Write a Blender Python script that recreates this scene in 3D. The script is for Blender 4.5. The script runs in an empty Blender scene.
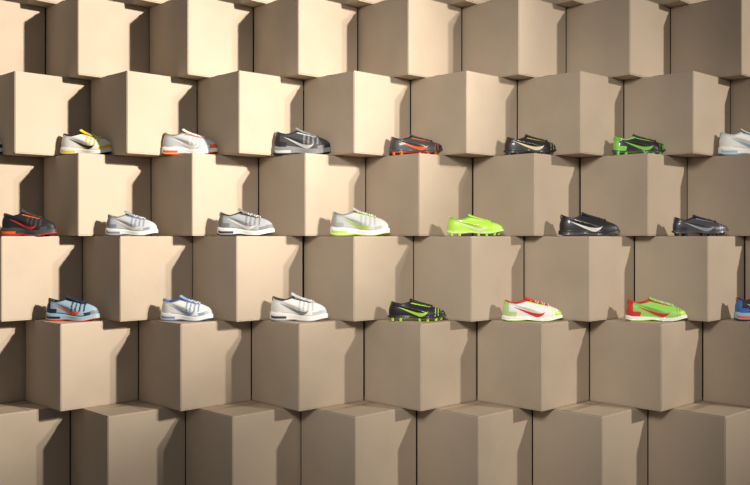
import bpy, bmesh, math, random
from mathutils import Vector, Matrix
random.seed(7)
sc=bpy.context.scene
sc.view_settings.view_transform='Standard'
F=905.0; CX=417.0; CY=236.0; EYE=1.66
H=0.415; P=0.568; S=0.40; HD=S*math.sqrt(2)/2

def mat(name,col,rough=0.6,metal=0.0,bump=0.0,scale=200,coat=0.0):
    m=bpy.data.materials.new(name); m.use_nodes=True
    nt=m.node_tree; b=nt.nodes['Principled BSDF']
    b.inputs['Base Color'].default_value=(*col,1); b.inputs['Roughness'].default_value=rough
    b.inputs['Metallic'].default_value=metal
    b.inputs['Coat Weight'].default_value=coat
    if bump>0:
        tc=nt.nodes.new('ShaderNodeTexCoord'); n=nt.nodes.new('ShaderNodeTexNoise'); n.inputs['Scale'].default_value=scale
        bp=nt.nodes.new('ShaderNodeBump'); bp.inputs['Strength'].default_value=bump; bp.inputs['Distance'].default_value=0.001
        nt.links.new(tc.outputs['Object'],n.inputs['Vector']); nt.links.new(n.outputs['Fac'],bp.inputs['Height'])
        nt.links.new(bp.outputs['Normal'],b.inputs['Normal'])
    return m

def cardboard(name,c1,c2):
    m=bpy.data.materials.new(name); m.use_nodes=True
    nt=m.node_tree; b=nt.nodes['Principled BSDF']; b.inputs['Roughness'].default_value=0.75
    b.inputs['Specular IOR Level'].default_value=0.25
    tc=nt.nodes.new('ShaderNodeTexCoord'); oi=nt.nodes.new('ShaderNodeObjectInfo')
    n=nt.nodes.new('ShaderNodeTexNoise'); n.inputs['Scale'].default_value=3.0; n.inputs['Detail'].default_value=6
    mp=nt.nodes.new('ShaderNodeMapping'); mp.inputs['Scale'].default_value=(60,60,4)
    fib=nt.nodes.new('ShaderNodeTexNoise'); fib.inputs['Scale'].default_value=6
    nt.links.new(tc.outputs['Object'],mp.inputs['Vector']); nt.links.new(mp.outputs['Vector'],fib.inputs['Vector'])
    sc_=nt.nodes.new('ShaderNodeVectorMath'); sc_.operation='SCALE'; sc_.inputs['Scale'].default_value=37
    cb=nt.nodes.new('ShaderNodeCombineXYZ'); nt.links.new(oi.outputs['Random'],cb.inputs[0]); nt.links.new(oi.outputs['Random'],cb.inputs[2])
    nt.links.new(cb.outputs[0],sc_.inputs[0])
    add=nt.nodes.new('ShaderNodeVectorMath'); add.operation='ADD'
    nt.links.new(tc.outputs['Object'],add.inputs[0]); nt.links.new(sc_.outputs[0],add.inputs[1])
    nt.links.new(add.outputs['Vector'],n.inputs['Vector'])
    mx=nt.nodes.new('ShaderNodeMath'); mx.operation='MULTIPLY_ADD'; mx.inputs[1].default_value=0.35
    nt.links.new(fib.outputs['Fac'],mx.inputs[0]); nt.links.new(n.outputs['Fac'],mx.inputs[2])
    m2=nt.nodes.new('ShaderNodeMath'); m2.operation='MULTIPLY_ADD'; m2.inputs[1].default_value=0.35
    nt.links.new(oi.outputs['Random'],m2.inputs[0]); nt.links.new(mx.outputs[0],m2.inputs[2])
    r=nt.nodes.new('ShaderNodeValToRGB'); r.color_ramp.elements[0].position=0.45; r.color_ramp.elements[1].position=1.0
    r.color_ramp.elements[0].color=(*c1,1); r.color_ramp.elements[1].color=(*c2,1)
    nt.links.new(m2.outputs[0],r.inputs['Fac']); nt.links.new(r.outputs['Color'],b.inputs['Base Color'])
    bp=nt.nodes.new('ShaderNodeBump'); bp.inputs['Strength'].default_value=0.25; bp.inputs['Distance'].default_value=0.002
    nt.links.new(mx.outputs[0],bp.inputs['Height']); nt.links.new(bp.outputs['Normal'],b.inputs['Normal'])
    return m
CARD=cardboard('cardboard',(0.43,0.35,0.267),(0.53,0.437,0.34))
TAPE=mat('packing_tape',(0.42,0.33,0.23),0.35)
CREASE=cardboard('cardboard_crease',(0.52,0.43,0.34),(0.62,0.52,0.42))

def slab(bm,x0,x1,y0,y1,z0,z1,bev,mi,bmi=None):
    vs=[bm.verts.new(v) for v in [(x0,y0,z0),(x1,y0,z0),(x1,y1,z0),(x0,y1,z0),(x0,y0,z1),(x1,y0,z1),(x1,y1,z1),(x0,y1,z1)]]
    fs=[bm.faces.new([vs[i] for i in f]) for f in [(3,2,1,0),(4,5,6,7),(0,1,5,4),(1,2,6,5),(2,3,7,6),(3,0,4,7)]]
    for f in fs: f.material_index=mi
    es=list({e for f in fs for e in f.edges})
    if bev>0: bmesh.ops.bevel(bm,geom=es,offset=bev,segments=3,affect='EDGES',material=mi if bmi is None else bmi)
def box_mesh():
    bm=bmesh.new(); a=S/2; t=0.004
    slab(bm,-a,a,-a,a,t,H-t,0.003,0,2)
    for (z0,z1) in ((0.0006,t+0.0005),(H-t-0.0005,H-0.0006)):
        e=a-0.0015
        slab(bm,-e,-0.0008,-e,e,z0,z1,0.0012,0)
        slab(bm,0.0008,e,-e,e,z0,z1,0.0012,0)
    slab(bm,a-0.035,a-0.003,a-0.001,a+0.0006,t+0.004,H-t-0.004,0.0003,0)
    slab(bm,-a-0.0003,a+0.0003,-0.024,0.024,H-0.0007,H-0.0002,0,1)
    me=bpy.data.meshes.new('cardboard_box'); bm.to_mesh(me); bm.free()
    for m in (CARD,TAPE,CREASE): me.materials.append(m)
    return me
BOX=box_mesh()
rows={-1:(412,101.5),0:(357.7,104.2),1:(410.6,106.7),2:(365.6,107.2),3:(413.6,110.5),4:(364,112.8),5:(416.8,115.6),6:(360,118.2)}
def D(r): return F*P/rows[r][1]
def ztop(r): return EYE+(3-r)*H
for r,(ax,sp) in rows.items():
    d=D(r)
    for k in range(-6,6):
        x=(ax-CX)*d/F+(k+0.5)*P
        if abs(x)>3.1: continue
        ob=bpy.data.objects.new('cardboard_box',BOX); sc.collection.objects.link(ob)
        ob.location=(x+random.uniform(-.001,.001),d+random.uniform(-.008,.008),ztop(r)-H)
        ob.rotation_euler=(0,0,math.radians(45+90*random.choice([0,2])+random.uniform(-1.2,1.2)))

def plane(name,vs,m):
    me=bpy.data.meshes.new(name); me.from_pydata(vs,[],[(0,1,2,3)]); me.materials.append(m)
    o=bpy.data.objects.new(name,me); sc.collection.objects.link(o); return o
WALL=mat('dark_plaster',(0.05,0.045,0.04),0.9,bump=.2,scale=30)
FLOOR=mat('polished_concrete',(0.10,0.095,0.09),0.5,bump=.1,scale=15)
plane('wall_back',[(-6,5.45,0),(6,5.45,0),(6,5.45,3.9),(-6,5.45,3.9)],WALL)
plane('floor',[(-6,-4,0),(6,-4,0),(6,5.45,0),(-6,5.45,0)],FLOOR)

# ---------- shoes
L=0.275
def opt(a):
    c,s=math.cos(a),math.sin(a)
    x=L/2*math.copysign(abs(c)**0.9,c)
    t=(x/L+0.5)
    w=0.034+0.014*math.exp(-((t-0.72)/0.2)**2)+0.002*math.exp(-((t-.12)/.12)**2)-0.004*math.exp(-((t-.42)/.15)**2)
    y=w*math.copysign(abs(s)**0.75,s)
    y+=0.006*math.sin(t*3.0)-0.003
    return (x,y,t)
def sstep(a,b,x):
    t=max(0,min(1,(x-a)/(b-a))); return t*t*(3-2*t)
mats={}
def M(col,rough=.5,coat=0):
    key=(tuple(round(c,3) for c in col),rough)
    if key not in mats: mats[key]=mat('shoe_material_%d'%len(mats),col,rough,bump=.15,scale=400,coat=coat)
    return mats[key]
def make_shoe(name,kind,base,over,stripe,mid,outs,lining,lace,toe=None,heel=None,accent=None):
    toe=toe or over; heel=heel or over; accent=accent or stripe
    me=bpy.data.meshes.new(name); bm=bmesh.new()
    cols=[base,over,stripe,mid,outs,lining,lace,toe,heel,accent]
    run=(kind=='run'); boot=(kind=='boot')
    for i,c in enumerate(cols): me.materials.append(M(c,.42 if not run else .55, .3 if not run else 0))
    N=160; ol=[opt(2*math.pi*i/N) for i in range(N)]
    if run: hs=lambda t:0.035-0.013*sstep(.2,.7,t)
    elif boot: hs=lambda t:0.010-0.002*sstep(.2,.7,t)
    else: hs=lambda t:0.018-0.004*sstep(.2,.7,t)
    base0=0.009 if boot else 0.0
    spring=lambda t:0.012*sstep(.70,1.0,t)**1.3+0.005*sstep(.10,0,t)
    arch=lambda t:0.004*math.exp(-((t-.42)/.1)**2)
    def ring(fn): return [bm.verts.new(fn(*p)) for p in ol]
    def join(r1,r2,mi,fmi=None):
        for i in range(N):
            j=(i+1)%N
            f=bm.faces.new([r1[i],r1[j],r2[j],r2[i]]); f.smooth=True
            f.material_index=fmi(i) if fmi else mi
    zb=lambda t:base0+spring(t)+arch(t)
    zt=lambda t:zb(t)-arch(t)+hs(t)
    r0=ring(lambda x,y,t:(x*.965,y*.9,zb(t)))
    f=bm.faces.new(list(reversed(r0))); f.material_index=4
    r1=ring(lambda x,y,t:(x*1.0,y*1.02,zb(t)+.002)); join(r0,r1,4)
    r2=ring(lambda x,y,t:(x*1.005,y*1.05,zb(t)+hs(t)*.22)); join(r1,r2,4)
    r2b=ring(lambda x,y,t:(x*.993,y*1.0,zb(t)+hs(t)*.28)); join(r2,r2b,3)
    r3=ring(lambda x,y,t:(x*1.0,y*1.04,zb(t)+hs(t)*.6))
    join(r2b,r3,3,(lambda i:9 if (run and .03<ol[i][2]<.30) else 3))
    r4=ring(lambda x,y,t:(x*.985,y*1.0,zt(t))); join(r3,r4,3)
    r5=ring(lambda x,y,t:(x*.955,y*.93,zt(t)+.001)); join(r4,r5,3)
    cxx=-0.074; cl=0.047; cw=0.028
    ch=0.096 if run else (0.076 if boot else .080)
    V=30; prev=r5
    def PA(a,v):
        x,y,t=opt(a)
        c,s=math.cos(a),math.sin(a)
        B=Vector((x*.955,y*.93,zt(t)+.001))
        C=Vector((cxx+cl*c*(1.1 if c>0 else 1.0), cw*s, ch+0.010*max(0,c)**2+0.006*max(0,-c)**3-0.007*(1-abs(c))))
        th=0.044 if run else 0.031
        fr=max(0,c)
        h1=0.044*(1-fr)+th*fr*.85
        P1=B+Vector(((0.003*c),0.004*s,h1))
        P2=Vector((C.x+(B.x-C.x)*(0.54*fr**1.5+.06), C.y+(B.y-C.y)*.45, C.z-0.020*(1-fr)-0.024*fr**1.2))
        u=1-v
        return B*u**3+P1*3*u*u*v+P2*3*u*v*v+C*v**3
    def P3(i,v): return PA(2*math.pi*i/N,v)
    def zone(i,v):
        c=P3(i+.5,v); X=c.x/L+.5; Z=c.z
        zrel=Z-zt(X)
        if v>.95: return 5
        if abs(c.y)<.019 and .34<X<.72:
            return 9 if abs(c.y)>.014 else 1
        if X>.87 and zrel<.020: return 7
        if X<.12: return 8
        if X<.24 and zrel<.022: return 8
        if run:
            if zrel<.005: return 1
            if .50<X<.80 and zrel>.022 and math.sin(X*85)>.35: return 1
            if .76<X<.87 and zrel<.018: return 1
        else:
            if X>.80 and math.sin(X*140)>.75: return 9
        return 0
    for j in range(1,V+1):
        v=j/V
        cur=[bm.verts.new(P3(i,v)) for i in range(N)]
        join(prev,cur,0,(lambda i:zone(i,v-.5/V)))
        prev=cur
    def solve(X,Z,sgn,a,v):
        for it in range(6):
            p=PA(a,v); e1=p.x-X; e2=p.z-Z
            if abs(e1)+abs(e2)<1e-5: break
            pa=PA(a+1e-3,v); pv=PA(a,v+1e-3)
            A=(pa.x-p.x)/1e-3; Bq=(pv.x-p.x)/1e-3; Cq=(pa.z-p.z)/1e-3; Dq=(pv.z-p.z)/1e-3
            det=A*Dq-Bq*Cq
            if abs(det)<1e-9: break
            da=(-e1*Dq+e2*Bq)/det; dv=(-e2*A+e1*Cq)/det
            a+=max(-.2,min(.2,da)); v+=max(-.15,min(.15,dv)); v=max(0.01,min(.9,v))
        return a,v
    ctrl=[(.70,.026,.0008),(.665,.017,.0050),(.60,.0115,.0078),(.52,.0135,.0070),(.42,.021,.0052),(.31,.031,.0030),(.20,.0415,.0005)]
    for sgn in (-1,1):
        a=sgn*math.acos(max(-1,min(1,((ctrl[0][0]-.5)*2)))); v=.35
        rowsv=[]
        K=36
        for k in range(K+1):
            u=k/K*(len(ctrl)-1); i0=min(int(u),len(ctrl)-2); fq=u-i0
            g=lambda i:ctrl[max(0,min(len(ctrl)-1,i))]
            def cr(n):
                p0,p1,p2,p3=g(i0-1)[n],g(i0)[n],g(i0+1)[n],g(i0+2)[n]
                return .5*((2*p1)+(-p0+p2)*fq+(2*p0-5*p1+4*p2-p3)*fq*fq+(-p0+3*p1-3*p2+p3)*fq**3)
            t_,z_,w_=cr(0),cr(1),max(.0004,cr(2))
            line=[]
            for e in (-1,-.5,0,.5,1):
                X=(t_-.5)*L+ w_*e*.35*(1 if k<K/2 else -.2); Z=zt(t_)+z_+w_*e
                a,v=solve(X,Z,sgn,a,v)
                p=PA(a,v); du=PA(a+1e-3,v)-p; dv_=PA(a,v+1e-3)-p
                nrm=du.cross(dv_); nrm.normalize()
                if nrm.y*sgn<0: nrm=-nrm
                line.append(bm.verts.new(p+nrm*.0011))
            rowsv.append(line)
        for k in range(K):
            for e in range(4):
                f=bm.faces.new([rowsv[k][e],rowsv[k][e+1],rowsv[k+1][e+1],rowsv[k+1][e]]); f.smooth=True; f.material_index=2
    def inner(dz,dr):
        out=[]
        for i in range(N):
            C=P3(i,1.0); ctr=Vector((cxx+.004,0,C.z)); d=(C-ctr)
            out.append(bm.verts.new((ctr.x+d.x*dr,ctr.y+d.y*dr,C.z+dz)))
        return out
    for dz,dr in ((.0035,.96),(.003,.88),(-.008,.80),(-.045,.82)):
        cur=inner(dz,dr); join(prev,cur,5); prev=cur
    f=bm.faces.new(prev); f.material_index=5
    tw=.020
    nseg=10; path=[]
    topc=P3(0,1.0); vm=P3(0,.6)
    for k in range(nseg+1):
        q=k/nseg
        p0=Vector((vm.x,0,vm.z+.001)); p1=Vector((topc.x+.004,0,topc.z+.000)); p2=Vector((topc.x-.010,0,topc.z+(.016 if run else .010)))
        path.append(p0*(1-q)**2+p1*2*q*(1-q)+p2*q*q)
    secs=[]
    for k,p in enumerate(path):
        tg=(path[min(k+1,nseg)]-path[max(k-1,0)]).normalized(); nn=Vector((-tg.z,0,tg.x))
        if nn.z<0: nn=-nn
        w=tw*(.75+.25*k/nseg)*(0.8 if k==nseg else 1)
        s=[]
        for m_ in range(12):
            a=2*math.pi*m_/12
            yy=w*math.cos(a); th=.004*math.sin(a)
            s.append(bm.verts.new(p+nn*(th-.3*yy*yy/tw)+Vector((0,yy,0))))
        secs.append(s)
    for k in range(nseg):
        for m_ in range(12):
            f=bm.faces.new([secs[k][m_],secs[k][(m_+1)%12],secs[k+1][(m_+1)%12],secs[k+1][m_]]); f.smooth=True; f.material_index=1
    f=bm.faces.new(secs[-1]); f.material_index=1
    def tube(pts,rad,mi):
        pr=None
        for k,p in enumerate(pts):
            tg=(pts[min(k+1,len(pts)-1)]-pts[max(k-1,0)]).normalized()
            a_=tg.orthogonal().normalized(); b_=tg.cross(a_)
            s=[bm.verts.new(p+(a_*math.cos(q*math.pi/3)+b_*math.sin(q*math.pi/3))*rad) for q in range(6)]
            if pr:
                for q in range(6):
                    f=bm.faces.new([pr[q],pr[(q+1)%6],s[(q+1)%6],s[q]]); f.smooth=True; f.material_index=mi
            else: bm.faces.new(list(reversed(s))).material_index=mi
            pr=s
        bm.faces.new(pr).material_index=mi
    for k in range(6):
        v=.62+.062*k
        c0=P3(0,v); pts=[]
        for q in range(7):
            yy=(q/6-.5)*2
            pts.append(Vector((c0.x+(.004 if k%2 else -.004)*yy, yy*.0175, c0.z+.0050-.0065*yy*yy)))
        tube(pts,.0021,6)
    hc=P3(N//2,1.0)
    tube([hc+Vector((-.004,0,-.016)),hc+Vector((-.005,0,-.006)),hc+Vector((-.003,0,.002)),hc+Vector((.002,0,.004))],.0025,9)
    if boot:
        for (t,yy) in ((.08,-.022),(.08,.022),(.22,-.024),(.22,.024),(.56,-.03),(.56,.032),(.70,-.034),(.70,.036),(.84,-.026),(.84,.028),(.64,0),(.92,0)):
            x=(t-.5)*L*.96; zz=base0+spring(t)+.002
            a=[bm.verts.new((x+.0085*math.cos(q*math.pi/4),yy+.0085*math.sin(q*math.pi/4),zz+.002)) for q in range(8)]
            lo=0.0 if t<.75 else spring(t)*.6
            b=[bm.verts.new((x+.006*math.cos(q*math.pi/4),yy+.006*math.sin(q*math.pi/4),lo)) for q in range(8)]
            for q in range(8):
                f=bm.faces.new([b[q],b[(q+1)%8],a[(q+1)%8],a[q]]); f.material_index=4
            bm.faces.new(list(reversed(b))).material_index=4
    bmesh.ops.recalc_face_normals(bm,faces=bm.faces)
    bm.to_mesh(me); bm.free()
    o=bpy.data.objects.new(name,me); sc.collection.objects.link(o)
    return o
W=(.85,.85,.83); BK=(.015,.015,.018); SV=(.56,.58,.60); GR=(.22,.23,.24); DG=(.05,.05,.055)
OR=(.85,.13,.02); RD=(.65,.04,.03); YL=(.85,.62,.05); NG=(.50,.85,.08); GN=(.20,.58,.08); LB=(.32,.48,.62); NV=(.02,.026,.05); BL=(.06,.18,.5)
shoes=[
 (2,87.5,'running_shoe','run',dict(base=W,over=YL,stripe=BK,mid=W,outs=BK,lining=BK,lace=W,toe=YL,heel=W,accent=YL),54),
 (2,190,'running_shoe','run',dict(base=SV,over=W,stripe=W,mid=W,outs=OR,lining=GR,lace=W,toe=OR,heel=SV,accent=OR),55),
 (2,303,'running_shoe','run',dict(base=DG,over=GR,stripe=SV,mid=GR,outs=BK,lining=BK,lace=GR,toe=BK,heel=BK,accent=SV),58),
 (2,417,'football_boot','boot',dict(base=DG,over=DG,stripe=OR,mid=DG,outs=OR,lining=BK,lace=BK,toe=NV,heel=DG,accent=OR),56),
 (2,532,'football_boot','boot',dict(base=BK,over=BK,stripe=(.8,.7,.45),mid=BK,outs=DG,lining=BK,lace=BK,toe=BK,heel=BK,accent=(.5,.42,.1)),56),
 (2,640,'football_boot','boot',dict(base=BK,over=DG,stripe=GN,mid=DG,outs=GN,lining=GN,lace=BK,toe=GN,heel=GN,accent=GN),56),
 (2,747,'running_shoe','run',dict(base=W,over=SV,stripe=LB,mid=W,outs=LB,lining=SV,lace=W,toe=W,heel=W,accent=LB),56),
 (2,-21,'running_shoe','run',dict(base=W,over=SV,stripe=BK,mid=W,outs=BK,lining=SV,lace=W,toe=BK,heel=W,accent=RD),54),
 (3,29,'running_shoe','run',dict(base=BK,over=DG,stripe=RD,mid=DG,outs=RD,lining=BK,lace=BK,toe=BK,heel=BK,accent=OR),55),
 (3,132,'running_shoe','run',dict(base=SV,over=(.26,.31,.40),stripe=W,mid=W,outs=GR,lining=GR,lace=W,toe=SV,heel=(.26,.31,.40),accent=(.2,.26,.36)),52),
 (3,246,'running_shoe','run',dict(base=(.42,.44,.47),over=GR,stripe=W,mid=W,outs=DG,lining=DG,lace=W,toe=GR,heel=GR,accent=DG),57),
 (3,360,'running_shoe','run',dict(base=SV,over=(.42,.44,.42),stripe=(.45,.65,.1),mid=W,outs=NG,lining=GR,lace=W,toe=SV,heel=(.42,.44,.42),accent=(.5,.75,.1)),59),
 (3,475,'football_boot','boot',dict(base=NG,over=NG,stripe=(.75,.9,.5),mid=(.6,.9,.3),outs=NG,lining=GN,lace=NG,toe=NG,heel=NG,accent=(.7,.9,.4)),57),
 (3,589,'sneaker','flat',dict(base=BK,over=BK,stripe=W,mid=BK,outs=NV,lining=BK,lace=BK,toe=NV,heel=BK,accent=NV),60),
 (3,700,'football_boot','boot',dict(base=DG,over=NV,stripe=(.3,.36,.45),mid=DG,outs=NV,lining=BK,lace=NV,toe=DG,heel=NV,accent=(.2,.26,.35)),56),
 (4,73,'running_shoe','run',dict(base=LB,over=NV,stripe=OR,mid=LB,outs=OR,lining=NV,lace=NV,toe=GR,heel=NV,accent=BK),54),
 (4,187,'running_shoe','run',dict(base=W,over=(.25,.36,.60),stripe=(.25,.36,.60),mid=W,outs=(.25,.34,.55),lining=BL,lace=W,toe=SV,heel=W,accent=(.2,.3,.55)),53),
 (4,299,'running_shoe','run',dict(base=W,over=SV,stripe=GR,mid=W,outs=SV,lining=DG,lace=W,toe=SV,heel=W,accent=DG),58),
 (4,417,'football_boot','boot',dict(base=BK,over=BK,stripe=NG,mid=BK,outs=NG,lining=BK,lace=BK,toe=BK,heel=BK,accent=NG),58),
 (4,532,'sneaker','flat',dict(base=W,over=RD,stripe=RD,mid=W,outs=NG,lining=RD,lace=W,toe=NG,heel=(.5,.7,.3),accent=NG),60),
 (4,656,'sneaker','flat',dict(base=(.30,.66,.12),over=(.30,.66,.12),stripe=RD,mid=W,outs=NG,lining=RD,lace=W,toe=NG,heel=RD,accent=RD),60),
 (4,763,'running_shoe','run',dict(base=NV,over=BL,stripe=W,mid=LB,outs=NV,lining=NV,lace=W,toe=NV,heel=BL,accent=OR),56),
]
for (r,px,nm,kind,c,wpx) in shoes:
    o=make_shoe(nm,kind,**c)
    y=D(r)-HD+0.160
    X=(px-CX)*y/F
    o.location=(X,y,ztop(r)+0.0003)
    s=wpx*1.03*y/F/L/1.01
    o.scale=(s,s,s*1.06)
    o.rotation_euler=(0,0,math.radians(random.uniform(-7,1)))

def spot(name,loc,tgt,e,col,ang,blend,size):
    l=bpy.data.lights.new(name,'SPOT'); l.energy=e; l.color=col; l.spot_size=math.radians(ang); l.spot_blend=blend; l.shadow_soft_size=size
    o=bpy.data.objects.new(name,l); sc.collection.objects.link(o); o.location=loc
    o.rotation_euler=(Vector(tgt)-Vector(loc)).to_track_quat('-Z','Y').to_euler()
spot('key_extension_spot',(7,0.0,5.2),(-3.0,4.5,2.3),8600,(1,.91,.79),26,1,.15)
spot('key_extension_spot',(8.2,0.2,5.0),(1.2,4.5,1.95),2300,(1,.91,.79),26,1,.15)  # added second key, extends the main beam for wedge shadows at right
spot('fill_spot',(-0.3,0,3.2),(0.3,4.5,1.7),640,(1,.93,.83),42,1,.5)  # added soft frontal fill for left faces and shoes, not a known lamp
w=bpy.data.worlds.new('World'); sc.world=w; w.use_nodes=True
w.node_tree.nodes['Background'].inputs[0].default_value=(1,.97,.96,1); w.node_tree.nodes['Background'].inputs[1].default_value=.165
cam=bpy.data.cameras.new('Camera'); co=bpy.data.objects.new('Camera',cam); sc.collection.objects.link(co)
co.location=(0,0,EYE); co.rotation_euler=(math.pi/2,0,0)
cam.sensor_width=36; cam.lens=36*F/750; cam.shift_x=-(CX-375)/750; cam.shift_y=-(242.5-CY)/750
sc.camera=co
